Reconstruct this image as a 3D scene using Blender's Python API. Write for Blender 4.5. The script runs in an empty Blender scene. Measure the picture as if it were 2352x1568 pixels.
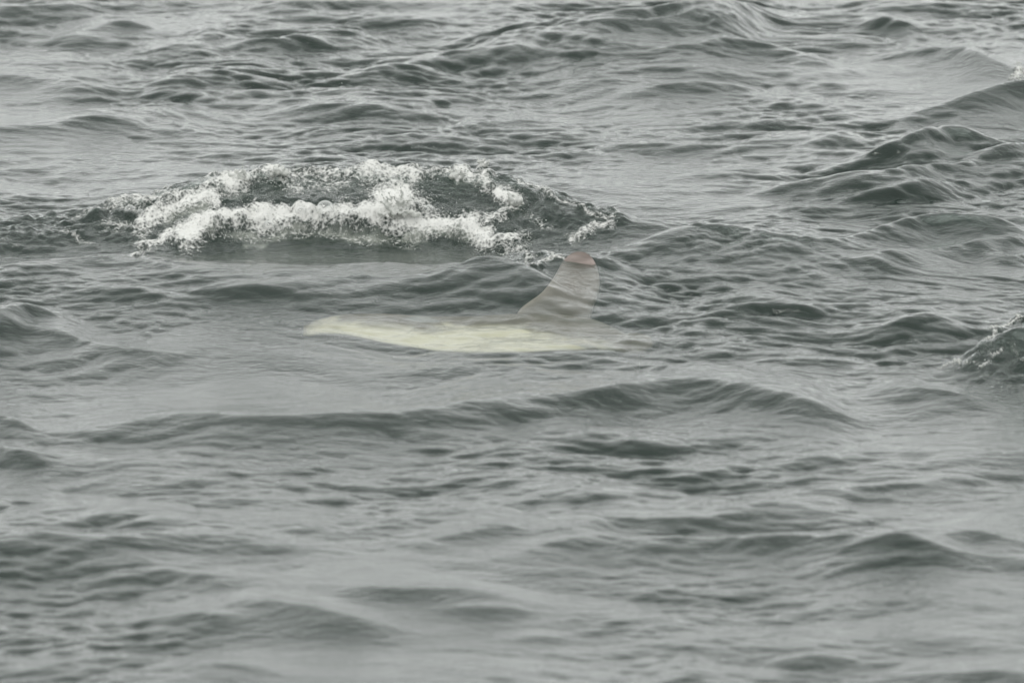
import bpy, bmesh, math, random
import numpy as np
from mathutils import Vector, Matrix
R = math.radians
rng = np.random.default_rng(7)
random.seed(7)
sc = bpy.context.scene
col = sc.collection

# ------------------------------------------------------------------ camera
CAM_H, PITCH, LENS = 5.5, R(11.0), 300.0
IW, IH = 2352.0, 1568.0                      # pixel frame used for reading positions off the photograph
FPX = LENS / 36.0 * IW
cam = bpy.data.cameras.new('camera')
cam.lens, cam.sensor_width, cam.clip_end = LENS, 36.0, 9000.0
cam_ob = bpy.data.objects.new('camera', cam)
cam_ob.location = (0, 0, CAM_H)
cam_ob.rotation_euler = (math.pi / 2 - PITCH, 0, 0)
col.objects.link(cam_ob)
sc.camera = cam_ob
cam.dof.use_dof = True
cam.dof.focus_distance = 30.8
cam.dof.aperture_fstop = 5.0

# ------------------------------------------------------------------ overcast sky and veiled sun
SUN_EL, SUN_AZ = R(52), R(205)               # azimuth from +Y, clockwise: behind the camera, to its left
w = bpy.data.worlds.new('World')
sc.world = w
w.use_nodes = True
nt = w.node_tree
for n in list(nt.nodes):
    nt.nodes.remove(n)
sky = nt.nodes.new('ShaderNodeTexSky')
sky.sky_type = 'NISHITA'
sky.sun_disc = False
sky.sun_elevation, sky.sun_rotation = SUN_EL, SUN_AZ
sky.air_density, sky.dust_density = 1.0, 4.0
hsv = nt.nodes.new('ShaderNodeHueSaturation')
hsv.inputs['Saturation'].default_value = 0.12
cloud = nt.nodes.new('ShaderNodeMixRGB')     # closed cloud deck over the clear-sky model
cloud.inputs['Fac'].default_value = 0.85
tcw = nt.nodes.new('ShaderNodeTexCoord')     # overcast deck: brighter overhead than at the horizon, all round
sepw = nt.nodes.new('ShaderNodeSeparateXYZ')
rmp = nt.nodes.new('ShaderNodeMapRange')
rmp.inputs['To Min'].default_value, rmp.inputs['To Max'].default_value = 0.0, 1.0
deck = nt.nodes.new('ShaderNodeMixRGB')
deck.inputs['Color1'].default_value = (10.5, 10.75, 10.6, 1)
deck.inputs['Color2'].default_value = (12.4, 12.5, 12.35, 1)
nt.links.new(tcw.outputs['Generated'], sepw.inputs[0])
nt.links.new(sepw.outputs['Z'], rmp.inputs['Value'])
nt.links.new(rmp.outputs[0], deck.inputs['Fac'])
nt.links.new(deck.outputs[0], cloud.inputs['Color2'])
bg = nt.nodes.new('ShaderNodeBackground')
bg.inputs['Strength'].default_value = 0.145
out = nt.nodes.new('ShaderNodeOutputWorld')
nt.links.new(sky.outputs[0], hsv.inputs['Color'])
nt.links.new(hsv.outputs[0], cloud.inputs['Color1'])
nt.links.new(cloud.outputs[0], bg.inputs['Color'])
nt.links.new(bg.outputs[0], out.inputs['Surface'])

sl = bpy.data.lights.new('sun', 'SUN')
sl.energy, sl.angle, sl.color = 0.7, R(18), (1.0, 0.97, 0.92)
so = bpy.data.objects.new('sun', sl)
so.rotation_euler = Vector((-math.sin(SUN_AZ) * math.cos(SUN_EL), -math.cos(SUN_AZ) * math.cos(SUN_EL),
                            -math.sin(SUN_EL))).to_track_quat('-Z', 'Y').to_euler()
col.objects.link(so)

vs = sc.view_settings
vs.view_transform, vs.look, vs.exposure, vs.gamma = 'Standard', 'None', -0.08, 1.0
vs.use_curve_mapping = False
sc.cycles.transparent_max_bounces = 16
sc.cycles.max_bounces = 6
sc.cycles.diffuse_bounces = 2
sc.cycles.glossy_bounces = 3
sc.cycles.caustics_reflective = False
sc.cycles.caustics_refractive = False
sc.cycles.sample_clamp_indirect = 4.0

# ------------------------------------------------------------------ helpers
def setp(o, label=None, cat=None, group=None, kind=None):
    if label: o['label'] = label
    if cat: o['category'] = cat
    if group: o['group'] = group
    if kind: o['kind'] = kind
    return o

CP, SP = math.cos(PITCH), math.sin(PITCH)
def at(u, v, z=0.0):
    """world point where the sight line of a photo pixel meets the level z"""
    a, b = u - IW / 2, IH / 2 - v
    d = Vector((a, FPX * CP + b * SP, -FPX * SP + b * CP))
    return Vector((0, 0, CAM_H)) + d * ((CAM_H - z) / -d.z)

def at_y(u, v, y):
    a, b = u - IW / 2, IH / 2 - v
    d = Vector((a, FPX * CP + b * SP, -FPX * SP + b * CP))
    return Vector((0, 0, CAM_H)) + d * (y / d.y)

def pix(x, y, z):
    dz = z - CAM_H
    f = y * CP - dz * SP
    up = y * SP + dz * CP
    return IW / 2 + FPX * x / f, IH / 2 - FPX * up / f

def mesh_np(name, verts, quads, mat, smooth=True, tris=False):
    n = 3 if tris else 4
    me = bpy.data.meshes.new(name)
    me.vertices.add(len(verts))
    me.vertices.foreach_set('co', np.ascontiguousarray(verts, dtype=np.float32).ravel())
    me.loops.add(quads.size)
    me.loops.foreach_set('vertex_index', np.ascontiguousarray(quads, dtype=np.int32).ravel())
    me.polygons.add(len(quads))
    me.polygons.foreach_set('loop_start', np.arange(0, quads.size, n, dtype=np.int32))
    me.polygons.foreach_set('loop_total', np.full(len(quads), n, dtype=np.int32))
    me.polygons.foreach_set('use_smooth', np.full(len(quads), smooth, dtype=bool))
    me.update(calc_edges=True)
    me.validate()
    if mat: me.materials.append(mat)
    o = bpy.data.objects.new(name, me)
    col.objects.link(o)
    return o

class NT:
    """small node-tree builder"""
    def __init__(s, name):
        s.m = bpy.data.materials.new(name)
        s.m.use_nodes = True
        s.t = s.m.node_tree
        for n in list(s.t.nodes): s.t.nodes.remove(n)
        s.out = s.n('OutputMaterial')
    def n(s, typ, ins=None, **kw):
        nd = s.t.nodes.new('ShaderNode' + typ)
        for k, v in kw.items(): setattr(nd, k, v)
        for k, v in (ins or {}).items():
            if isinstance(v, bpy.types.NodeSocket): s.t.links.new(v, nd.inputs[k])
            else: nd.inputs[k].default_value = v
        return nd
    def math(s, op, a, b=0.0, c=0.0, clamp=False):
        return s.n('Math', {0: a, 1: b, 2: c}, operation=op, use_clamp=clamp).outputs[0]
    def mix(s, f, a, b):
        return s.n('MixShader', {0: f, 1: a, 2: b}).outputs[0]
    def rgb(s, f, a, b):
        return s.n('MixRGB', {0: f, 1: a, 2: b}).outputs[0]
    def surf(s, sock): s.t.links.new(sock, s.out.inputs['Surface'])
    def step(s, x, lo, hi):
        return s.n('MapRange', {0: x, 1: lo, 2: hi, 3: 0.0, 4: 1.0}, interpolation_type='SMOOTHSTEP').outputs[0]

# ------------------------------------------------------------------ materials
def water_material():
    t = NT('sea_water')
    tc = t.n('TexCoord').outputs['Object']
    mp = t.n('Mapping', {'Vector': tc, 'Scale': (1.0, 1.5, 1.0), 'Rotation': (0, 0, R(12))}).outputs[0]
    n1 = t.n('TexNoise', {'Vector': mp, 'Scale': 26.0, 'Detail': 4.0, 'Roughness': 0.55, 'Distortion': 0.6}).outputs['Fac']
    foam = t.n('Attribute', attribute_name='foam').outputs['Fac']
    turb = t.n('Attribute', attribute_name='turb').outputs['Fac']
    milk = t.n('Attribute', attribute_name='milk').outputs['Fac']
    mn = t.n('TexNoise', {'Vector': tc, 'Scale': 16.0, 'Detail': 5.0, 'Roughness': 0.6}).outputs['Fac']
    milk = t.math('MULTIPLY', milk, t.step(t.math('ADD', milk, t.math('MULTIPLY_ADD', mn, 1.8, -0.9)), 0.15, 0.75))
    n2 = t.n('TexNoise', {'Vector': tc, 'Scale': 75.0, 'Detail': 3.0, 'Roughness': 0.6}).outputs['Fac']
    hgt = t.math('ADD', t.math('MULTIPLY', n1, 0.0038), t.math('MULTIPLY', t.math('MULTIPLY', n2, turb), 0.005))
    bump = t.n('Bump', {'Height': hgt, 'Strength': 1.0, 'Distance': 1.0}).outputs[0]
    back = t.n('NewGeometry').outputs['Backfacing']
    ior = t.math('MULTIPLY_ADD', back, 1.16 - 1.335, 1.335)
    fr = t.n('Fresnel', {'IOR': ior, 'Normal': bump}).outputs[0]
    gl = t.n('BsdfGlossy', {'Color': (1, 1, 1, 1), 'Roughness': 0.06, 'Normal': bump}).outputs[0]
    veil = t.n('BsdfDiffuse', {'Color': t.rgb(milk, (0.028, 0.054, 0.041, 1), (0.35, 0.365, 0.325, 1))}).outputs[0]
    tr = t.n('BsdfTransparent', {'Color': (0.97, 1.0, 0.985, 1)}).outputs[0]
    share = t.math('MULTIPLY_ADD', milk, 0.55, 0.36, clamp=True)
    body = t.mix(share, tr, veil)
    wat = t.mix(fr, body, gl)
    nf = t.n('TexNoise', {'Vector': tc, 'Scale': 62.0, 'Detail': 8.0, 'Roughness': 0.74, 'Distortion': 0.4}).outputs['Fac']
    vo = t.n('TexVoronoi', {'Vector': tc, 'Scale': 85.0}).outputs['Distance']
    lace = t.math('ADD', t.math('MULTIPLY_ADD', nf, 1.5, -0.75), t.math('MULTIPLY_ADD', vo, 0.5, -0.22))
    mask = t.step(t.math('ADD', foam, lace), 0.26, 0.92)
    mask = t.math('MULTIPLY', mask, t.step(foam, 0.03, 0.12))
    fb = t.n('Bump', {'Height': t.math('MULTIPLY', nf, 0.007), 'Strength': 1.0, 'Distance': 1.0}).outputs[0]
    fd = t.n('BsdfDiffuse', {'Color': (0.60, 0.605, 0.58, 1), 'Normal': fb}).outputs[0]
    fg = t.n('BsdfGlossy', {'Roughness': 0.25, 'Normal': fb}).outputs[0]
    fs = t.mix(0.06, fd, fg)
    t.surf(t.mix(mask, wat, fs))
    ab = t.n('VolumeAbsorption', {'Color': (0.565, 0.56, 0.49, 1), 'Density': 1.6}).outputs[0]
    t.t.links.new(ab, t.out.inputs['Volume'])
    return t.m

def froth_material():
    t = NT('froth')
    tc = t.n('TexCoord').outputs['Object']
    n = t.n('TexNoise', {'Vector': tc, 'Scale': 55.0, 'Detail': 4.0}).outputs['Fac']
    d = t.n('BsdfDiffuse', {'Color': t.rgb(n, (0.74, 0.74, 0.72, 1), (0.60, 0.62, 0.58, 1))}).outputs[0]
    fb = t.n('Bump', {'Height': t.math('MULTIPLY', t.n('TexNoise', {'Vector': tc, 'Scale': 160.0, 'Detail': 3.0}).outputs['Fac'], 0.006), 'Strength': 1.0, 'Distance': 1.0}).outputs[0]
    t.t.links.new(fb, d.node.inputs['Normal'])
    tl = t.n('BsdfTranslucent', {'Color': (0.70, 0.72, 0.68, 1)}).outputs[0]
    g = t.n('BsdfGlossy', {'Roughness': 0.12}).outputs[0]
    tr = t.n('BsdfTransparent').outputs[0]
    a = t.mix(0.35, d, tl)
    a = t.mix(0.22, a, tr)
    t.surf(t.mix(0.08, a, g))
    return t.m

def droplet_material():
    t = NT('droplet_water')
    g = t.n('BsdfGlossy', {'Roughness': 0.05}).outputs[0]
    d = t.n('BsdfDiffuse', {'Color': (0.8, 0.82, 0.8, 1)}).outputs[0]
    tr = t.n('BsdfTransparent').outputs[0]
    fr = t.n('Fresnel', {'IOR': 1.33}).outputs[0]
    t.surf(t.mix(t.math('MULTIPLY_ADD', fr, 0.9, 0.08, clamp=True), t.mix(0.5, tr, d), g))
    return t.m

def bubble_material():
    t = NT('bubble_film')
    g = t.n('BsdfGlossy', {'Roughness': 0.04}).outputs[0]
    d = t.n('BsdfDiffuse', {'Color': (0.75, 0.78, 0.74, 1)}).outputs[0]
    tr = t.n('BsdfTransparent').outputs[0]
    lw = t.n('LayerWeight', {'Blend': 0.35}).outputs['Facing']
    t.surf(t.mix(t.math('MULTIPLY_ADD', lw, 0.75, 0.06, clamp=True), tr, t.mix(0.45, g, d)))
    return t.m

def plain(name, c, rough=0.6):
    t = NT(name)
    tc = t.n('TexCoord').outputs['Object']
    n = t.n('TexNoise', {'Vector': tc, 'Scale': 14.0, 'Detail': 5.0}).outputs['Fac']
    c2 = tuple(x * 0.72 for x in c) + (1,)
    t.surf(t.n('BsdfPrincipled', {'Base Color': t.rgb(n, tuple(c) + (1,), c2), 'Roughness': rough}).outputs[0])
    return t.m

def deep_material():
    """black colour put in for unlit deep water: no daylight comes back from it"""
    t = NT('unlit_depth')
    t.surf(t.n('BsdfDiffuse', {'Color': (0, 0, 0, 1)}).outputs[0])
    return t.m

def skin_material():
    """cream belly side, brownish back, grey blotches; back and tail end painted darker to fade into dark water"""
    t = NT('fish_skin')
    tc = t.n('TexCoord').outputs['Object']
    sx = t.n('SeparateXYZ', {0: tc})
    n = t.n('TexNoise', {'Vector': tc, 'Scale': 5.0, 'Detail': 4.0, 'Roughness': 0.55, 'Distortion': 0.5}).outputs['Fac']
    y = t.math('ADD', sx.outputs['Y'], t.math('MULTIPLY_ADD', n, 0.4, -0.2))
    y = t.math('MULTIPLY_ADD', t.step(sx.outputs['X'], 0.12, 0.56), 0.13, y)  # browner towards the tail: fade into murky water painted into the skin
    y = t.math('MULTIPLY_ADD', t.step(sx.outputs['X'], -0.15, -0.45), -0.09, y)
    back = t.step(y, 0.03, 0.16)
    c = t.rgb(back, (1.0, 0.915, 0.68, 1), (0.21, 0.17, 0.13, 1))  # brown back, darkened further so it blends into the dark water
    n2 = t.n('TexNoise', {'Vector': t.n('Mapping', {'Vector': tc, 'Scale': (0.7, 2.2, 1)}).outputs[0], 'Scale': 4.2, 'Detail': 3.0}).outputs['Fac']
    blot = t.math('MULTIPLY', t.step(n2, 0.46, 0.62), t.step(sx.outputs['X'], -0.08, 0.32))
    c = t.rgb(t.math('MULTIPLY', blot, 0.85), c, (0.26, 0.24, 0.21, 1))
    t.surf(t.n('BsdfPrincipled', {'Base Color': c, 'Roughness': 0.5}).outputs[0])
    return t.m

def fin_material():
    t = NT('fin_skin')
    tc = t.n('TexCoord').outputs['Object']
    sx = t.n('SeparateXYZ', {0: tc})
    n = t.n('TexNoise', {'Vector': t.n('Mapping', {'Vector': tc, 'Scale': (1, 1, 6)}).outputs[0], 'Scale': 9.0, 'Detail': 4.0}).outputs['Fac']
    c = t.rgb(n, (0.95, 0.80, 0.75, 1), (0.82, 0.68, 0.63, 1))
    tip = t.step(t.math('ADD', sx.outputs['Z'], t.math('MULTIPLY_ADD', n, 0.06, -0.03)), FIN_TOP - 0.12, FIN_TOP - 0.005)
    c = t.rgb(tip, c, (0.13, 0.105, 0.09, 1))
    t.surf(t.n('BsdfPrincipled', {'Base Color': c, 'Roughness': 0.45}).outputs[0])
    return t.m

M = dict(water=water_material(), froth=froth_material(), drop=droplet_material(), bubble=bubble_material(),
         skin=skin_material(), bed=deep_material(),
         eye=plain('fish_eye', (0.02, 0.02, 0.02), 0.15), tail=plain('tail_skin', (0.24, 0.20, 0.16), 0.5), pale=plain('pale_fin', (0.34, 0.33, 0.31), 0.5))

# ------------------------------------------------------------------ the sea surface
def axis(segs, lo, hi, growth=1.2):
    a = [np.arange(s, e, d) for s, e, d in segs]
    c = np.concatenate(a + [[segs[-1][1]]])
    l, x, d = [], c[0], segs[0][2]
    while x > lo:
        d *= growth; x -= d; l.append(x)
    r, x, d = [], c[-1], segs[-1][2]
    while x < hi:
        d *= growth; x += d; r.append(x)
    return np.concatenate([l[::-1], c, r])

X = axis([(-2.3, 2.3, 0.0068)], -2500, 2500)
Y = axis([(22.6, 28.9, 0.0115), (28.9, 31.0, 0.0066), (31.0, 37.2, 0.0140)], -600, 6000)
nx, ny = len(X), len(Y)
GX, GY = np.meshgrid(X, Y)
sxp = np.gradient(X); syp = np.gradient(Y)
SPC = np.maximum(sxp[None, :], syp[:, None])

# random wind waves: spectral bands on a periodic tile
TILE, N = 12.8, 2048
kx = 2 * np.pi * np.fft.fftfreq(N, TILE / N)[None, :]
ky = 2 * np.pi * np.fft.fftfreq(N, TILE / N)[:, None]
K = np.hypot(kx, ky); K[0, 0] = 1
TH = np.arctan2(ky, kx)
def band(lam, width, slope, theta, p, seed):
    g = np.random.default_rng(seed)
    k0 = 2 * np.pi / lam
    amp = np.exp(-0.5 * (np.log(K / k0) / width) ** 2) / K ** 1.6
    dirw = np.abs(np.cos(TH - theta)) ** p + 0.06
    A = amp * np.sqrt(dirw) * (g.normal(size=(N, N)) + 1j * g.normal(size=(N, N)))
    A[0, 0] = 0
    h = np.fft.ifft2(A).real
    s = np.fft.ifft2(A * 1j * ky).real
    f = slope / s.std()
    dx = np.fft.ifft2(A * -1j * kx / K).real * f
    dy = np.fft.ifft2(A * -1j * ky / K).real * f
    return h * f, dx, dy
def sample(f, x, y):
    u = (x / TILE * N) % N; v = (y / TILE * N) % N
    i = np.floor(u).astype(int); j = np.floor(v).astype(int)
    a = (u - i).astype(np.float32); b = (v - j).astype(np.float32)
    i %= N; j %= N; i1 = (i + 1) % N; j1 = (j + 1) % N
    return (f[j, i] * (1 - a) * (1 - b) + f[j, i1] * a * (1 - b) + f[j1, i] * (1 - a) * b + f[j1, i1] * a * b)
def noise2(lx, ly, seed, x=GX, y=GY):
    g = np.random.default_rng(seed)
    A = np.exp(-0.5 * ((kx * lx / 2.6) ** 2 + (ky * ly / 2.6) ** 2)) * (g.normal(size=(N, N)) + 1j * g.normal(size=(N, N)))
    h = np.fft.ifft2(A).real
    return sample(h / h.std(), x, y)

fade_c = 1 / (1 + (SPC / 0.25) ** 3)
fade_m = 1 / (1 + (SPC / 0.09) ** 3)
fade_f = 1 / (1 + (SPC / 0.03) ** 3)
gust = np.clip(0.95 + 0.42 * noise2(0.9, 1.7, 91), 0.3, 1.8)     # rougher and smoother patches

# crests read off the photograph: [(u, v[, share of height])], height, front width, back width
RIDGES = [
    # swell in front of the breaker; the fish lies in its near side
    ([(-300, 640), (0, 622), (170, 597), (400, 602), (560, 606), (800, 619), (960, 622), (1100, 612), (1330, 604), (1430, 586), (1600, 574), (1800, 578), (2000, 600, .7), (2400, 640, .3)], 0.085, 0.80, 0.26),
    ([(470, 614, .2), (570, 602), (670, 616, .2)], 0.022, 0.09, 0.08),
    ([(80, 610, .2), (180, 595), (310, 608, .2)], 0.012, 0.12, 0.10),
    ([(760, 628, .2), (860, 617), (960, 626, .3)], 0.016, 0.09, 0.08),
    # wedge left of the fin
    ([(960, 634, .3), (1060, 612, .7), (1150, 592), (1190, 606, .8), (1290, 672, .25)], 0.078, 0.16, 0.08),
    ([(1185, 604, .3), (1240, 599), (1330, 597), (1420, 599), (1490, 605, .3)], 0.035, 0.06, 0.06),
    # right: dark faces
    ([(1880, 390, .2), (2040, 338, .6), (2110, 305, .85), (2170, 276), (2240, 310, .7), (2360, 345, .4)], 0.13, 0.22, 0.12),
    ([(1760, 436, .3), (1900, 410, .8), (2040, 396), (2160, 372), (2260, 380, .4)], 0.06, 0.16, 0.12),
    ([(1860, 465, .3), (2000, 440), (2140, 415), (2250, 425, .4)], 0.04, 0.12, 0.12),
    ([(2240, 360, .4), (2310, 345), (2400, 335)], 0.05, 0.13, 0.10),
    ([(1840, 330, .4), (1960, 295, .8), (2020, 302, .6), (2100, 330, .2)], 0.05, 0.13, 0.1),
    ([(2060, 268, .25), (2200, 226, .6), (2290, 190, .85), (2340, 168), (2420, 175)], 0.12, 0.22, 0.14),
    ([(1500, 530, .6), (1580, 520, .7), (1668, 500), (1740, 530, .8), (1860, 552, .6), (2000, 530, .8), (2130, 492), (2210, 500), (2360, 500)], 0.12, 0.20, 0.12),
    ([(1960, 590, .3), (2120, 572), (2240, 560), (2360, 550)], 0.035, 0.12, 0.1),
    ([(2250, 560, .3), (2300, 592), (2380, 575)], 0.04, 0.12, 0.1),
    ([(1760, 480, .3), (1830, 468), (1900, 480, .4)], 0.025, 0.08, 0.1),
    # breaker at the right edge
    ([(2190, 850, .1), (2245, 815, .45), (2268, 775, .85), (2300, 750), (2340, 743), (2400, 756), (2600, 800, .4)], 0.15, 0.17, 0.12),
    ([(2040, 765, .3), (2110, 716), (2160, 728, .9), (2190, 745, .4)], 0.05, 0.13, 0.1),
    ([(1940, 760, .4), (2060, 742), (2180, 742), (2300, 760, .3)], 0.025, 0.12, 0.12),
    ([(1560, 740, .2), (1680, 700), (1780, 690), (1880, 720, .4)], 0.03, 0.14, 0.12),
    ([(2030, 890, .5), (2100, 888), (2200, 900), (2290, 925, .4)], 0.045, 0.12, 0.2),
    # band across the lower middle
    ([(180, 985, .3), (330, 965, .6), (480, 955), (700, 950), (860, 950), (1000, 940), (1130, 915), (1240, 893)], 0.060, 0.19, 0.3),
    ([(1240, 905, .3), (1330, 888), (1450, 872), (1570, 866), (1700, 876), (1790, 884), (1880, 915), (1950, 960, .4)], 0.070, 0.20, 0.3),
    ([(1500, 832, .5), (1640, 842), (1760, 862, .4)], 0.025, 0.10, 0.15),
    # lower bands
    ([(960, 1242, .4), (1060, 1222), (1140, 1203), (1220, 1215, .5)], 0.035, 0.10, 0.14),
    ([(1210, 1225, .5), (1280, 1196), (1400, 1186), (1560, 1190), (1720, 1172, .8), (1820, 1165, .4)], 0.05, 0.16, 0.2),
    ([(1180, 1270, .4), (1260, 1232), (1350, 1222), (1500, 1240), (1700, 1232), (1900, 1228), (2100, 1240), (2250, 1270, .5)], 0.055, 0.16, 0.16),
    ([(1740, 1135, .4), (1860, 1112), (1990, 1092), (2120, 1104), (2190, 1092), (2240, 1072), (2300, 1105, .5)], 0.055, 0.16, 0.18),
    ([(1960, 1262, .3), (2130, 1230, .6), (2225, 1196), (2290, 1225, .6), (2380, 1250, .5)], 0.055, 0.12, 0.12),
    ([(-100, 1235), (60, 1225), (240, 1232, .9), (380, 1215, .7), (520, 1225, .6), (700, 1255, .3)], 0.10, 0.30, 0.25),
    ([(600, 1210, .3), (690, 1195), (760, 1225, .3)], 0.03, 0.10, 0.1),
    ([(250, 1330, .4), (350, 1305), (480, 1320), (600, 1335, .4)], 0.03, 0.14, 0.2),
    ([(500, 1392, .4), (600, 1380), (680, 1382), (780, 1405), (880, 1432, .4)], 0.055, 0.16, 0.2),
    ([(760, 1350, .4), (880, 1338), (1040, 1340), (1200, 1368, .6)], 0.04, 0.16, 0.2),
    ([(1000, 1388, .5), (1100, 1392), (1220, 1400, .4)], 0.03, 0.12, 0.14),
    ([(380, 1425, .4), (460, 1412), (540, 1425, .3)], 0.03, 0.10, 0.12),
    ([(60, 1490, .4), (180, 1475), (300, 1490, .4)], 0.035, 0.13, 0.16),
    ([(420, 1530, .4), (520, 1510), (640, 1535, .4)], 0.03, 0.12, 0.15),
    ([(1160, 1460, .4), (1240, 1445), (1330, 1460, .3)], 0.03, 0.10, 0.15),
    ([(1480, 1560, .4), (1580, 1535), (1700, 1560, .3)], 0.035, 0.14, 0.15),
    ([(1780, 1495, .4), (1880, 1490), (1980, 1510, .3)], 0.03, 0.10, 0.15),
    ([(2050, 1535, .4), (2250, 1525), (2400, 1540)], 0.04, 0.15, 0.2),
    # left
    ([(-60, 740), (20, 718), (62, 690), (110, 728, .6), (180, 770, .3)], 0.07, 0.18, 0.12),
    ([(-60, 765), (60, 770), (180, 790), (320, 800), (420, 815, .4)], 0.04, 0.2, 0.2),
    ([(140, 672, .4), (260, 655), (330, 660), (430, 690, .4)], 0.035, 0.13, 0.15),
    ([(400, 665, .4), (540, 648), (640, 655), (740, 672, .4)], 0.035, 0.12, 0.15),
    ([(-60, 960), (20, 950), (90, 985, .5)], 0.05, 0.14, 0.2),
    ([(-60, 1020), (50, 1030), (140, 1070, .4)], 0.04, 0.14, 0.15),
    ([(900, 850, .3), (1060, 828), (1160, 822), (1260, 850, .4)], 0.025, 0.14, 0.2),
    # far water
    ([(130, 90, .3), (210, 60, .8), (290, 42), (345, 62, .5)], 0.055, 0.16, 0.14),
    ([(360, 112, .3), (440, 88, .8), (505, 62), (570, 92, .5)], 0.05, 0.15, 0.14),
    ([(550, 92, .5), (610, 80), (680, 98, .4)], 0.045, 0.12, 0.12),
    ([(640, 92, .4), (760, 62), (860, 80, .5)], 0.035, 0.16, 0.16),
    ([(780, 195, .3), (900, 158, .7), (1010, 120), (1130, 112), (1230, 135, .4)], 0.06, 0.26, 0.2),
    ([(350, 190, .4), (450, 152), (560, 150), (640, 180, .4)], 0.045, 0.22, 0.2),
    ([(1080, 84, .2), (1200, 56, .6), (1350, 26), (1500, 8), (1640, 2), (1760, 0, .5)], 0.14, 0.25, 0.2),
    ([(1100, 86, .4), (1250, 68), (1420, 35), (1560, 32), (1700, 20, .6)], 0.07, 0.6, 0.10),
    ([(1620, 48, .4), (1680, 34), (1730, 48, .3)], 0.035, 0.10, 0.1),
    ([(1980, 52, .3), (2030, 36), (2070, 46), (2130, 60, .3)], 0.04, 0.10, 0.1),
    ([(2040, 120, .4), (2130, 105), (2210, 100), (2260, 125), (2340, 150, .4)], 0.06, 0.18, 0.16),
    ([(1480, 128, .3), (1600, 98), (1700, 95), (1800, 112), (1900, 140, .4)], 0.045, 0.16, 0.16),
    ([(1240, 205, .3), (1330, 182), (1420, 175), (1520, 190, .4)], 0.035, 0.14, 0.14),
    ([(1420, 215, .4), (1530, 190), (1640, 188), (1740, 205, .3)], 0.04, 0.14, 0.14),
    ([(640, 258, .3), (760, 238), (860, 240), (940, 258, .3)], 0.035, 0.13, 0.14),
    ([(620, 308, .3), (760, 290), (860, 283), (960, 300, .3)], 0.03, 0.12, 0.14),
    ([(-40, 285), (120, 278), (230, 262), (330, 285, .4)], 0.04, 0.16, 0.16),
    ([(-60, 168), (60, 172), (180, 185), (250, 200, .3)], 0.045, 0.18, 0.18),
    ([(980, 300, .3), (1100, 275), (1240, 272), (1340, 290, .4)], 0.03, 0.12, 0.12),
    ([(1380, 330, .3), (1500, 322), (1640, 335, .4)], 0.03, 0.12, 0.14),
    ([(-60, 20), (60, 12), (200, 0)], 0.06, 0.2, 0.2),
    ([(600, 10, .4), (700, 2), (850, 0), (950, 10, .3)], 0.05, 0.15, 0.15),
]
def shape(s):
    e = 0.22
    return np.exp(-1.25 * (np.sqrt(s * s + e * e) - e))
H = np.zeros((ny, nx))
def surf_at(x, y):
    j = int(np.clip(np.searchsorted(Y, y), 1, ny - 1)); i = int(np.clip(np.searchsorted(X, x), 1, nx - 1))
    return float(H[j, i])
def at_top(u, v, h):
    """point of height h above the water already there, on the sight line of a pixel"""
    p = at(u, v, h)
    for _ in range(4):
        p = at(u, v, h + 0.5 * (surf_at(p.x, p.y) + p.z - h))
    return p
def ridge_curves(pts, h):
    P = [(p[0], p[1], h * (p[2] if len(p) > 2 else 1.0)) for p in pts]
    W = [at_top(u, v, hh) for u, v, hh in P]
    xs = np.array([q.x for q in W]); ys = np.array([q.y for q in W]); hs = np.array([p[2] for p in P])
    xf = np.linspace(xs[0] - 0.8, xs[-1] + 0.8, 700)
    yf = np.interp(xf, xs, ys); hf = np.interp(xf, xs, hs, left=0, right=0)
    k = np.exp(-0.5 * (np.arange(-60, 61) / 20.0) ** 2); k /= k.sum()
    pad = lambda a: np.convolve(np.pad(a, 60, 'edge'), k, 'valid')
    k2 = np.exp(-0.5 * (np.arange(-60, 61) / 20.0) ** 2); k2 /= k2.sum()
    hf = np.convolve(np.pad(hf, 60, 'edge'), k2, 'valid')
    yf = pad(yf)
    return np.interp(X, xf, yf), np.interp(X, xf, hf, left=0, right=0)
wob = 0.035 * noise2(0.35, 0.5, 55)
# the breaking wave: one broad crest, a foaming roll half way down, a hollow smooth face below
BH = 0.255
bpts = [(-400, 530, .35), (0, 505, .46), (130, 498, .46), (250, 456, .62), (390, 425, .82), (520, 394, .97), (700, 377, 1), (900, 379, 1),
        (1120, 374, 1), (1200, 409, .86), (1310, 455, .66), (1420, 491, .48), (1480, 513, .42), (1560, 522, .34), (1660, 520, .25), (1800, 545, .1)]
byc, bhc = ridge_curves(bpts, BH)
T = GY - byc[None, :] + 0.5 * wob
Tn = np.abs(np.minimum(T, 0)) / np.clip(bhc / BH, 0.2, 1)[None, :] ** 0.45
prof = np.where(T < 0, 0.72 * np.exp(-(Tn / 0.34) ** 1.8) + 0.28 * np.exp(-(Tn / 0.85) ** 1.6), np.exp(-np.abs(np.maximum(T, 0) / 0.24) ** 1.6))
BRK = prof * np.clip(bhc[None, :] / BH, 0, 1)           # 0..1 how much of the breaker a place has
H += bhc[None, :] * prof
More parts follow.
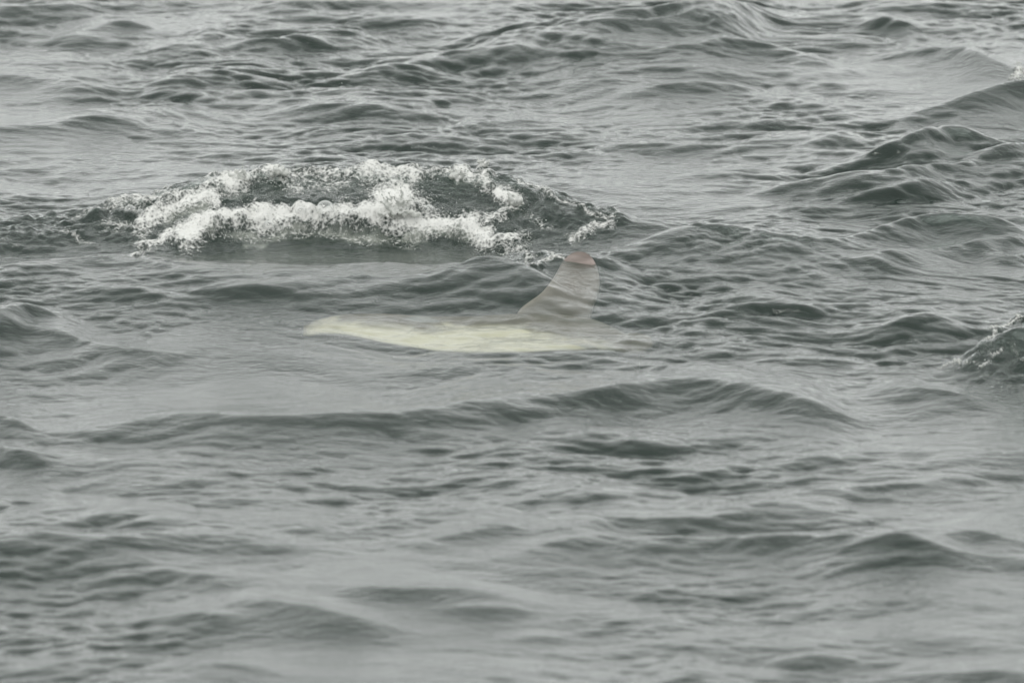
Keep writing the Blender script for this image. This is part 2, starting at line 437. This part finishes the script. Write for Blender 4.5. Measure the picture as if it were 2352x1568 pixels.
for r_i, (pts, h, wf, wb) in enumerate(RIDGES):
    if pts[1][1] > 1040: h *= 0.72
    yc, hc = ridge_curves(pts, h)
    if r_i == 0: SWELL_Y = yc
    c = np.where(hc > 1e-5)[0]
    if not len(c): continue
    c0, c1 = c[0], c[-1] + 1
    j0, j1 = np.searchsorted(Y, [yc[c0:c1].min() - wf * 6, yc[c0:c1].max() + wb * 6])
    slope = np.gradient(yc, X)[c0:c1]
    T = (Y[j0:j1, None] - yc[None, c0:c1] + wob[j0:j1, c0:c1] * min(1, wf / 0.2)) / np.sqrt(1 + slope ** 2)[None, :]
    S = np.where(T < 0, T / (wf * 0.85), T / wb)
    f = np.exp(-S * S * 0.9) if r_i == 0 else 0.98 * shape(S)
    H[j0:j1, c0:c1] += hc[None, c0:c1] * f

def hit0(u, v):
    for y in np.arange(28.5, 31.2, 0.005):
        p = at_y(u, v, y)
        if p.z <= surf_at(p.x, p.y): return p
    return at(u, v, 0.1)
rpts = [(380, 560, .0), (450, 528, .7), (560, 490, 1), (700, 492, 1), (900, 495, 1), (1020, 515, .9), (1110, 530, .7), (1200, 548, .3)]
P = [hit0(u, v + 6) for u, v, s in rpts]
ryc = np.interp(X, [p.x for p in P], [p.y for p in P])
rh = 0.05 * np.interp(X, [p.x for p in P], [s for _, _, s in rpts], left=0, right=0)
T2 = GY - ryc[None, :] + 0.4 * wob
H += rh[None, :] * np.where(T2 < 0, np.exp(-(T2 / 0.07) ** 2), np.exp(-(T2 / 0.14) ** 2))
H -= 0.20 * rh[None, :] * np.exp(-((T2 + 0.20) / 0.11) ** 2)

# masks on the surface, read at the place each point of the water takes in the photograph
U, V = pix(GX, GY, H)
ru, rv = noise2(0.10, 0.16, 61), noise2(0.07, 0.12, 62)
U += 9 * ru; V += 6 * rv              # ragged outlines for the foam
near_face = (GY < byc[None, :] + 0.10)
def dist_poly(pts, sel):
    u, v = U[sel], V[sel]
    d = np.full(u.shape, 1e9)
    if len(pts) == 1: return np.hypot(u - pts[0][0], v - pts[0][1])
    for (a, b), (c_, d_) in zip(pts[:-1], pts[1:]):
        L2 = (c_ - a) ** 2 + (d_ - b) ** 2
        q = np.clip(((u - a) * (c_ - a) + (v - b) * (d_ - b)) / L2, 0, 1)
        d = np.minimum(d, np.hypot(u - a - q * (c_ - a), v - b - q * (d_ - b)))
    return d
FOAM = np.zeros((ny, nx), np.float32); MILK = FOAM.copy(); TURB = FOAM.copy()
def stroke(dst, pts, wpx, s, soft=0.9, face=True):
    pts = [p[:2] for p in pts]
    us = [p[0] for p in pts]; vv = [p[1] for p in pts]
    sel = (U > min(us) - wpx * 2) & (U < max(us) + wpx * 2) & (V > min(vv) - wpx * 2) & (V < max(vv) + wpx * 2)
    if face: sel &= near_face
    if not sel.any(): return
    d = dist_poly(pts, sel) / wpx
    m = s * np.clip((1 + soft - d) / (2 * soft), 0, 1)
    dst[sel] = np.maximum(dst[sel], m)
for pts, wpx, s in [
    ([(250, 462), (330, 452), (430, 440), (520, 408), (600, 398), (660, 402)], 18, .66),
    ([(525, 408), (560, 412)], 24, 1.0), ([(620, 392), (650, 398)], 16, .9),
    ([(320, 505), (400, 472), (470, 448), (505, 452)], 22, .80),
    ([(660, 390), (760, 402), (830, 404)], 16, .58), ([(835, 395), (900, 402), (950, 396)], 20, .8),
    ([(950, 388), (1040, 388), (1130, 385)], 13, .52), ([(660, 420), (800, 425)], 14, .42),
    ([(420, 550), (460, 521), (520, 497), (600, 502), (680, 507), (760, 496), (830, 488), (900, 498), (980, 515), (1060, 519), (1130, 528)], 24, .95),
    ([(460, 548), (560, 545), (700, 543), (860, 545), (960, 548), (1090, 545)], 10, .34),
    ([(470, 500), (530, 478)], 14, .6), ([(590, 480), (760, 490)], 14, .75),
    ([(880, 470), (930, 455)], 34, 1.0), ([(970, 470), (1010, 500)], 18, .6),
    ([(1045, 395), (1070, 410)], 18, .8), ([(1090, 405), (1110, 425)], 18, .75),
    ([(1150, 440), (1190, 462)], 17, .95), ([(1130, 495), (1190, 478)], 13, .6),
    ([(1095, 556), (1140, 545), (1195, 545)], 15, .72), ([(1150, 560), (1200, 575)], 11, .5),
    ([(1200, 412), (1300, 458), (1380, 485), (1425, 497)], 8, .55),
    ([(1305, 545), (1340, 535), (1420, 512)], 9, .6), ([(1210, 500), (1260, 520)], 10, .35),
    ([(318, 568), (350, 556), (412, 546)], 11, .8), ([(370, 545), (420, 530)], 14, .55),
    ([(160, 492), (250, 460)], 9, .45), ([(230, 510), (330, 530)], 12, .45), ([(0, 545), (60, 570)], 7, .3), ([(140, 545), (210, 560)], 7, .4),
    ([(1210, 595), (1290, 605)], 5, .6),
]: stroke(FOAM, pts, wpx, s)
for pts, wpx, s in [
    ([(2256, 776), (2275, 762), (2335, 748)], 3, .6), ([(2280, 815), (2308, 790)], 3, .5), ([(2160, 848), (2240, 842), (2270, 825)], 2.5, .45),
    ([(2330, 790), (2352, 840)], 3, .42), ([(2335, 168), (2360, 172)], 8, .7),
]: stroke(FOAM, pts, wpx, s, face=False)
stroke(MILK, [(480, 540), (600, 538), (700, 540), (900, 540), (1000, 538), (1090, 540)], 16, .6)
stroke(MILK, [(400, 500), (480, 480)], 26, .6)
stroke(MILK, [(300, 480), (420, 450), (560, 420), (680, 410)], 22, .25)
stroke(MILK, [(760, 415), (900, 420), (960, 440)], 18, .15)
stroke(MILK, [(1000, 500), (1140, 500), (1190, 470)], 18, .2)
stroke(MILK, [(1040, 420), (1110, 430)], 16, .4)
stroke(MILK, [(560, 560), (600, 565)], 12, .6)
stroke(MILK, [(870, 570), (920, 575)], 12, .35)
stroke(TURB, [(150, 495), (300, 470), (520, 420), (700, 400), (900, 400), (1120, 395), (1220, 430), (1420, 500)], 26, .9)
stroke(TURB, [(420, 545), (560, 500), (760, 500), (900, 500), (1100, 525), (1190, 550)], 34, 1.0)
stroke(TURB, [(500, 450), (800, 450), (1100, 460), (1300, 500), (1400, 520)], 34, .6)
stroke(TURB, [(0, 530), (200, 530), (400, 560)], 30, .55)
stroke(TURB, [(1150, 560), (1400, 560)], 30, .5)
stroke(TURB, [(0, 520), (150, 510), (300, 540)], 34, .8)
stroke(TURB, [(2250, 840), (2300, 790), (2352, 830), (2310, 880)], 30, 1.0, face=False)
stroke(TURB, [(1640, 40), (1700, 38)], 12, .5, face=False)
stroke(TURB, [(1600, 530), (1850, 555)], 18, .35, face=False)
calm = np.zeros((ny, nx), np.float32)
stroke(calm, [(440, 595), (700, 598), (900, 600), (1060, 590)], 22, 1.0)

# wind waves on top
WX, WY = GX + 0.05 * noise2(0.5, 0.7, 71) * fade_m, GY + 0.07 * noise2(0.5, 0.8, 72) * fade_m   # flowing, bent crests
DX = np.zeros_like(H); DY = np.zeros_like(H)
tame = (0.84 + 0.16 * np.clip((GY - 23.5) / 4, 0, 1) + 0.18 * np.clip((GY - 31) / 4, 0, 1)) * (1 - 0.85 * calm) * (1 - 0.45 * np.clip(BRK, 0, 1))
for lam, wid, slp, th, p, seed, fd, g in [
    (1.5, 0.35, 0.024, R(97), 6, 11, fade_c, 0), (0.55, 0.42, 0.046, R(76), 3, 12, fade_m, 0.6),
    (0.17, 0.50, 0.076, R(106), 3, 13, fade_f, 1), (0.070, 0.48, 0.082, R(83), 3, 14, fade_f, 1)]:
    h, dx, dy = band(lam, wid, slp, th, p, seed)
    a = fd * tame * (1 + g * (gust - 1))
    if lam < 0.3: a = a * (0.82 + 0.18 * np.clip((GY - 24) / 5, 0, 1))   # smoother slick towards the boat
    hh = sample(h, WX, WY) * a
    H += hh
    DX += 1.1 * sample(dx, WX, WY) * a
    DY += 1.1 * sample(dy, WX, WY) * a - 0.8 * hh
# broken water: choppy small lumps
lump = np.abs(noise2(0.055, 0.06, 31)) - 0.8
lump2 = np.abs(noise2(0.022, 0.024, 32)) - 0.8
H += (0.011 * lump + 0.0045 * lump2) * TURB
streak = noise2(0.018, 0.30, 33)
H += 0.0012 * streak * calm

# cauliflower heads of froth raised in the densest foam
ys_, xs_ = np.where((FOAM > 0.45) & (SPC < 0.02))
wgt = FOAM[ys_, xs_] ** 2
pick = rng.choice(len(ys_), 1700, p=wgt / wgt.sum())
H0 = H.copy()
for q in pick:
    j, i = ys_[q], xs_[q]
    f = FOAM[j, i]
    r = (0.008 + 0.030 * rng.random() ** 3.0) * (0.5 + 0.6 * f)
    j0, j1 = np.searchsorted(Y, [Y[j] - r, Y[j] + r]); i0, i1 = np.searchsorted(X, [X[i] - r, X[i] + r])
    d2 = (GX[j0:j1, i0:i1] - X[i]) ** 2 + (GY[j0:j1, i0:i1] - Y[j]) ** 2
    z = H0[j, i] - 0.40 * r + np.sqrt(np.maximum(r * r - d2, 0))
    H[j0:j1, i0:i1] = np.where(d2 < r * r, np.maximum(H[j0:j1, i0:i1], z), H[j0:j1, i0:i1])

PX, PY, PZ = GX + DX, GY + DY, H
verts = np.stack([PX, PY, PZ], -1).reshape(-1, 3)
idx = np.arange(ny * nx).reshape(ny, nx)
quads = np.stack([idx[:-1, :-1], idx[:-1, 1:], idx[1:, 1:], idx[1:, :-1]], -1).reshape(-1, 4)
sea = mesh_np('water', verts, quads, M['water'])
setp(sea, kind='structure')
for nm, arr in (('foam', FOAM), ('milk', MILK), ('turb', TURB)):
    at_ = sea.data.attributes.new(nm, 'FLOAT', 'POINT')
    at_.data.foreach_set('value', np.ascontiguousarray(arr, dtype=np.float32).ravel())

sb = mesh_np('seabed', np.array([(-2600, -700, -9), (2600, -700, -9), (2600, 6500, -9), (-2600, 6500, -9)], float),
             np.array([[0, 1, 2, 3]]), M['bed'])
setp(sb, kind='structure')

def hit(u, v):
    """first point of the water surface on the sight line of a pixel"""
    for y in np.arange(22.6, 37.1, 0.01):
        p = at_y(u, v, y)
        if p.z <= surf_at(p.x, p.y): return p
    return at(u, v, 0)

# ------------------------------------------------------------------ froth: small beads and flecks lying on the foam
def ico(sub):
    bm = bmesh.new(); bmesh.ops.create_icosphere(bm, subdivisions=sub, radius=1.0)
    v = np.array([x.co[:] for x in bm.verts]); f = np.array([[x.index for x in p.verts] for p in bm.faces]); bm.free()
    return v, f
I1, I2 = ico(1), ico(2)
def beads(name, centres, radii, mat, base, squash=1.0):
    v, f = base
    k = len(centres)
    S = radii[:, None] * np.exp(0.22 * rng.normal(size=(k, 3))) * np.array([1, 1, squash])
    a = rng.random(k) * 6.283
    ca, sa = np.cos(a), np.sin(a)
    P = v[None] * S[:, None, :]
    Q = np.stack([P[..., 0] * ca[:, None] - P[..., 1] * sa[:, None], P[..., 0] * sa[:, None] + P[..., 1] * ca[:, None], P[..., 2]], -1)
    Q += centres[:, None, :]
    F = (f[None] + (np.arange(k) * len(v))[:, None, None]).reshape(-1, 3)
    return mesh_np(name, Q.reshape(-1, 3), F, mat, tris=True)
flat = np.stack([PX, PY, PZ], -1)
def foam_points(sel, n, power):
    jj, ii = np.where(sel)
    wg = (FOAM[jj, ii] ** power); wg /= wg.sum()
    q = rng.choice(len(jj), n, p=wg)
    p = flat[jj[q], ii[q]].copy()
    p[:, 0] += rng.normal(size=n) * 0.004; p[:, 1] += rng.normal(size=n) * 0.004
    return p
main = (FOAM > 0.12) & (SPC < 0.02) & (GX < 1.2)
edge = (FOAM > 0.12) & (SPC < 0.02) & (GX > 1.2)
c = foam_points(main, 9000, 0.9)
o = beads('sea_foam', c, 0.0007 + 0.0022 * rng.random(len(c)) ** 6, M['froth'], I1)
setp(o, 'white frothing foam tumbling down the face of the breaking wave', 'foam', kind='stuff')
c = foam_points(edge, 320, 1.0)
o = beads('sea_foam', c, 0.002 + 0.004 * rng.random(len(c)) ** 3, M['froth'], I1)
setp(o, 'thin white foam flecks on the dark wave at the right edge', 'foam', kind='stuff')

# flying droplets over the crest
n = 170
c = np.zeros((n, 3)); rad = np.zeros(n)
for i in range(n):
    u = random.choice([random.gauss(1040, 60), random.gauss(900, 60), random.uniform(380, 1200), random.gauss(930, 45)])
    x = (u - IW / 2) / FPX * 30.0
    ii = int(np.clip(np.searchsorted(X, x), 0, nx - 1))
    y = byc[ii] + random.uniform(-0.25, 0.03)
    if i % 4 == 0: y = ryc[ii] + random.uniform(-0.05, 0.1)
    c[i] = (x, y, surf_at(x, y) + 0.006 + random.expovariate(1 / 0.022))
    rad[i] = 0.0010 + 0.0016 * random.random() ** 3
o = beads('spray_droplets', c, rad, M['drop'], I1)
setp(o, 'fine spray of droplets flying above the crest of the breaking wave', 'spray', kind='stuff')

# ------------------------------------------------------------------ splashes: thrown-up tongues of water
def splash(u, v, base_r, jets, label, seed, lean=0.0):
    rd = random.Random(seed)
    p0 = hit(u, v)
    bm = bmesh.new()
    def ball(p, r):
        bmesh.ops.create_icosphere(bm, subdivisions=2, radius=r, matrix=Matrix.Translation(p) @ Matrix.Diagonal((1, .8, 1, 1)))
    for k in range(int(40 * base_r / 0.06)):
        a, q = rd.uniform(0, 6.28), rd.random() ** 0.6
        ball(Vector((math.cos(a) * q * base_r * 1.3, math.sin(a) * q * base_r * .5, rd.uniform(-.012, .012) + .028 * (1 - q))), rd.uniform(.004, .011))
    for (dx, dz, r0) in jets:
        st = Vector((rd.uniform(-.5, .5) * base_r, rd.uniform(-.3, .2) * base_r, .005))
        en = st + Vector((dx, -abs(dx) * .3, dz))
        for k in range(15):
            t = k / 14
            p = st.lerp(en, t) + Vector((0, 0, .25 * abs(dx) * 4 * t * (1 - t)))
            p += Vector([rd.gauss(0, .003) for _ in range(3)])
            ball(p, max(.0032, r0 * (1 - .72 * t) * rd.uniform(.75, 1.2)))
        ball(en + Vector((dx * .06, 0, .008)), .0045)
    me = bpy.data.meshes.new('splash'); bm.to_mesh(me); bm.free()
    me.materials.append(M['froth'])
    o = bpy.data.objects.new('splash', me); col.objects.link(o)
    o.location = p0
    m = o.modifiers.new('merge', 'REMESH'); m.mode = 'VOXEL'; m.voxel_size = 0.0030; m.use_smooth_shade = True
    setp(o, label, 'splash')
    return o
splash(915, 492, .062, [(-.105, .085, .0065), (-.05, .07, .009), (-.015, .085, .010), (.0, .06, .011), (.025, .07, .009), (.055, .07, .008), (.08, .045, .008), (-.03, .05, .011), (.04, .04, .010), (-.06, .04, .009)],
       'tall white splash bursting up from the middle of the foaming roll', 3)
splash(1183, 470, .026, [(-.030, .036, .010), (-.018, .03, .009), (.012, .012, .008)], 'small white tongue of water leaning left on the dark right shoulder of the breaker', 4)
splash(1050, 412, .026, [(-.018, .03, .008), (.02, .028, .008), (.034, .02, .007), (0, .022, .008)], 'clear ragged splash standing on the crest above the right half of the breaker', 5)
splash(548, 412, .034, [(.018, .034, .007), (-.02, .012, .010), (0, .014, .010)], 'white knob of foam with an upturned tip on the left of the crest', 6)
splash(1110, 385, .022, [(-.01, .02, .007), (.015, .016, .007)], 'low ragged splash at the right end of the crest top', 7)
splash(640, 400, .03, [(.01, .016, .009), (-.014, .012, .009)], 'rounded clump of white foam on the crest just right of the upturned tip', 8)

# ------------------------------------------------------------------ large bubbles riding in the foam
def bubble(u, v, rpx, label):
    p = hit(u, v)
    r = rpx / FPX * (p - Vector((0, 0, CAM_H))).length
    bm = bmesh.new()
    bmesh.ops.create_uvsphere(bm, u_segments=24, v_segments=14, radius=r)
    bmesh.ops.delete(bm, geom=[q for q in bm.verts if q.co.z < -r * .35], context='VERTS')
    me = bpy.data.meshes.new('bubble'); bm.to_mesh(me); bm.free()
    for q in me.polygons: q.use_smooth = True
    me.materials.append(M['bubble'])
    o = bpy.data.objects.new('bubble', me); col.objects.link(o)
    o.location = p + Vector((0, 0, r * .2))
    setp(o, label, 'bubble', 'bubbles in the foam')
for u, v, r_, l in [
    (299, 487, 14, 'clear bubble on the dark left shoulder of the breaker'),
    (322, 489, 8, 'small clear bubble just right of the bubble on the left shoulder'),
    (747, 485, 21, 'largest clear dome bubble at the top edge of the foaming roll'),
    (691, 489, 13, 'medium dome bubble left of the largest one on the foaming roll'),
    (619, 524, 15, 'milky bubble low in the left half of the foaming roll'),
    (815, 492, 13, 'dome bubble between the largest bubble and the tall splash'),
    (985, 484, 12, 'clear bubble just right of the tall splash'),
    (868, 402, 11, 'clear bubble on the foamy middle of the wave crest')]:
    bubble(u, v, r_, l)

# ------------------------------------------------------------------ the fish
FC = at(1085, 752, 0.04)
fish = bpy.data.objects.new('ocean_sunfish', None)
col.objects.link(fish)
fish.location = FC
setp(fish, 'pale yellow sunfish lying just under the surface with one rounded fin raised', 'fish')
def fish_part(name, bm, mat, parent=fish, smooth=True):
    me = bpy.data.meshes.new(name); bm.to_mesh(me); bm.free()
    for q in me.polygons: q.use_smooth = smooth
    me.materials.append(mat)
    o = bpy.data.objects.new(name, me); col.objects.link(o); o.parent = parent
    return o
def water_z(lx, ly):
    j = int(np.searchsorted(Y, FC.y + ly)); i = int(np.searchsorted(X, FC.x + lx))
    return float(Hs[j, i]) - FC.z
# smooth copy of the surface to float the body under
Hs = H.copy()
jw0, jw1 = np.searchsorted(Y, [26.5, 30.2])
blk = Hs[jw0:jw1]
for ax, rad_ in ((0, 14), (1, 22)):
    k = np.ones(2 * rad_ + 1) / (2 * rad_ + 1)
    for _ in range(2):
        blk = np.apply_along_axis(lambda a: np.convolve(np.pad(a, rad_, 'edge'), k, 'valid'), ax, blk)
Hs[jw0:jw1] = blk

# outline of the body on the water: far (back) edge and near (belly) edge, snout to tail
ROWS_UP = [(684, 719), (705, 709), (760, 702), (880, 699), (980, 703), (1100, 700), (1250, 694), (1370, 704), (1440, 722), (1482, 742)]
ROWS_LO = [(684, 729), (705, 738), (780, 752), (880, 779), (1000, 799), (1100, 803), (1220, 801), (1330, 792), (1430, 774), (1482, 748)]
def plan(rows):
    q = [hit_s(u, v - 14) - FC for u, v in rows]
    return [p.x for p in q], [p.y for p in q]
def hit_s(u, v):
    for y in np.arange(26.6, 30.1, 0.004):
        p = at_y(u, v, y)
        if p.z <= water_z(p.x - FC.x, p.y - FC.y) + FC.z: return p
    return at(u, v, 0.04)
UPX, UPY = plan(ROWS_UP); LOX, LOY = plan(ROWS_LO)
X0, X1 = UPX[0], UPX[-1]
NT_, NR = 60, 32
bm = bmesh.new()
rings = []
for a in range(1, NT_):
    t = a / NT_
    x = X0 + (X1 - X0) * t
    yu, yl = float(np.interp(x, UPX, UPY)), float(np.interp(x, LOX, LOY))
    mid = yl + 0.5 * (yu - yl)
    th = 0.105 * math.sin(math.pi * t ** .8) ** .7
    ring = []
    for b in range(NR):
        q = 2 * math.pi * b / NR
        cy = math.cos(q); sz = math.sin(q)
        y = mid + cy * 0.5 * (yu - yl)
        e = 1 - abs(sz) ** .6
        z = -(0.018 + 0.095 * (cy > 0) * abs(cy) ** 1.1) * e - (0.055 if t < .5 else 0.09) * (abs(2 * t - 1) ** 5) - (0.0 if sz > 0 else 0.035 * abs(sz) ** 1.6 * max(0.0, math.sin(math.pi * t)) ** .8)
        ring.append((x, y, z))
    rings.append(ring)
DEPTH = 0.016
def place(p, lift=0.0):
    x, y, z = p
    s = water_z(x, y)
    return (x, y, s - DEPTH + z + lift)
vr = [[bm.verts.new(place(p)) for p in ring] for ring in rings]
for a in range(len(vr) - 1):
    for b in range(NR):
        bm.faces.new((vr[a][b], vr[a + 1][b], vr[a + 1][(b + 1) % NR], vr[a][(b + 1) % NR]))
bm.faces.new(vr[0]); bm.faces.new(vr[-1][::-1])
bmesh.ops.recalc_face_normals(bm, faces=bm.faces)
fish_part('body', bm, M['skin'])

def plate(name, pts, thick, mat, to3d):
    """a fin: closed outline with a lens-shaped section"""
    bm = bmesh.new()
    n = len(pts)
    cx = sum(p[0] for p in pts) / n; cy = sum(p[1] for p in pts) / n
    layers = [(1.0, 0.0), (.92, .45), (.7, .8), (.35, 1.0)]
    def loop(sgn):
        rows = []
        for s, h in layers:
            if h == 0 and sgn < 0: rows.append(base); continue
            rows.append([bm.verts.new(to3d(cx + (p[0] - cx) * s, cy + (p[1] - cy) * s, sgn * h * thick / 2)) for p in pts])
            if h == 0: globals()['base'] = rows[-1]
        for r0, r1 in zip(rows[:-1], rows[1:]):
            for i in range(n):
                bm.faces.new((r0[i], r0[(i + 1) % n], r1[(i + 1) % n], r1[i]))
        bm.faces.new(rows[-1])
    loop(1); loop(-1)
    bmesh.ops.recalc_face_normals(bm, faces=bm.faces)
    return fish_part(name, bm, mat)
def smooth_outline(ctrl, m=6):
    out_, n = [], len(ctrl)
    for i in range(n):
        p0, p1, p2, p3 = [Vector(ctrl[(i + k) % n]) for k in (-1, 0, 1, 2)]
        for j in range(m):
            t = j / m
            q = .5 * ((2 * p1) + (p2 - p0) * t + (2 * p0 - 5 * p1 + 4 * p2 - p3) * t * t + (3 * p1 - p0 - 3 * p2 + p3) * t ** 3)
            out_.append((q.x, q.y))
    return out_
# dorsal fin, read off the photo at its own distance (upright, at the far edge of the body)
FIN_Y = float(np.interp(at(1330, 604, .085).x, X, SWELL_Y)) - 0.13
fin_px = [(1190, 716), (1244, 672), (1274, 634), (1294, 599), (1318, 581), (1344, 581), (1364, 598), (1376, 632), (1375, 668), (1362, 708), (1345, 750), (1285, 775), (1200, 760)]
fp = []
for u, v in smooth_outline(fin_px):
    q = at_y(u, v, FIN_Y)
    fp.append((q.x - FC.x, q.z - FC.z))
FIN_TOP = max(q[1] for q in fp)
M['fin'] = fin_material()
plate('dorsal_fin', fp, 0.035, M['fin'], lambda a, b, h: (a, FIN_Y - FC.y + h + 0.10 * max(0, b - .02), b))
# pectoral fin on the upper flank
def onpx(pts): return [((q := hit_s(u, v - 14) - FC).x, q.y) for u, v in pts]
pf = smooth_outline(onpx([(925, 735), (960, 728), (1000, 734), (1010, 742), (970, 745)]))
plate('pectoral_fin', pf, 0.012, M['pale'], lambda a, b, h: (a, b, water_z(a, b) - DEPTH - .004 + h))
# rudder-like tail edge
tf = smooth_outline(onpx([(1440, 722), (1485, 726), (1500, 742), (1490, 756), (1440, 764), (1425, 745)]))
plate('tail_fin', tf, 0.03, M['tail'], lambda a, b, h: (a, b, water_z(a, b) - DEPTH - .075 + h))
bm = bmesh.new()
bmesh.ops.create_uvsphere(bm, u_segments=16, v_segments=10, radius=.014, matrix=Matrix.Translation(place((X0 + .14, float(np.interp(X0 + .14, UPX, UPY)) - .06, -.045))))
fish_part('eye', bm, M['eye'])
bm = bmesh.new()
bmesh.ops.create_uvsphere(bm, u_segments=16, v_segments=10, radius=1, matrix=Matrix.Translation(place((X0 + .04, UPY[0] - .01, -.075))) @ Matrix.Diagonal((.03, .022, .014, 1)))
fish_part('mouth', bm, M['pale'])
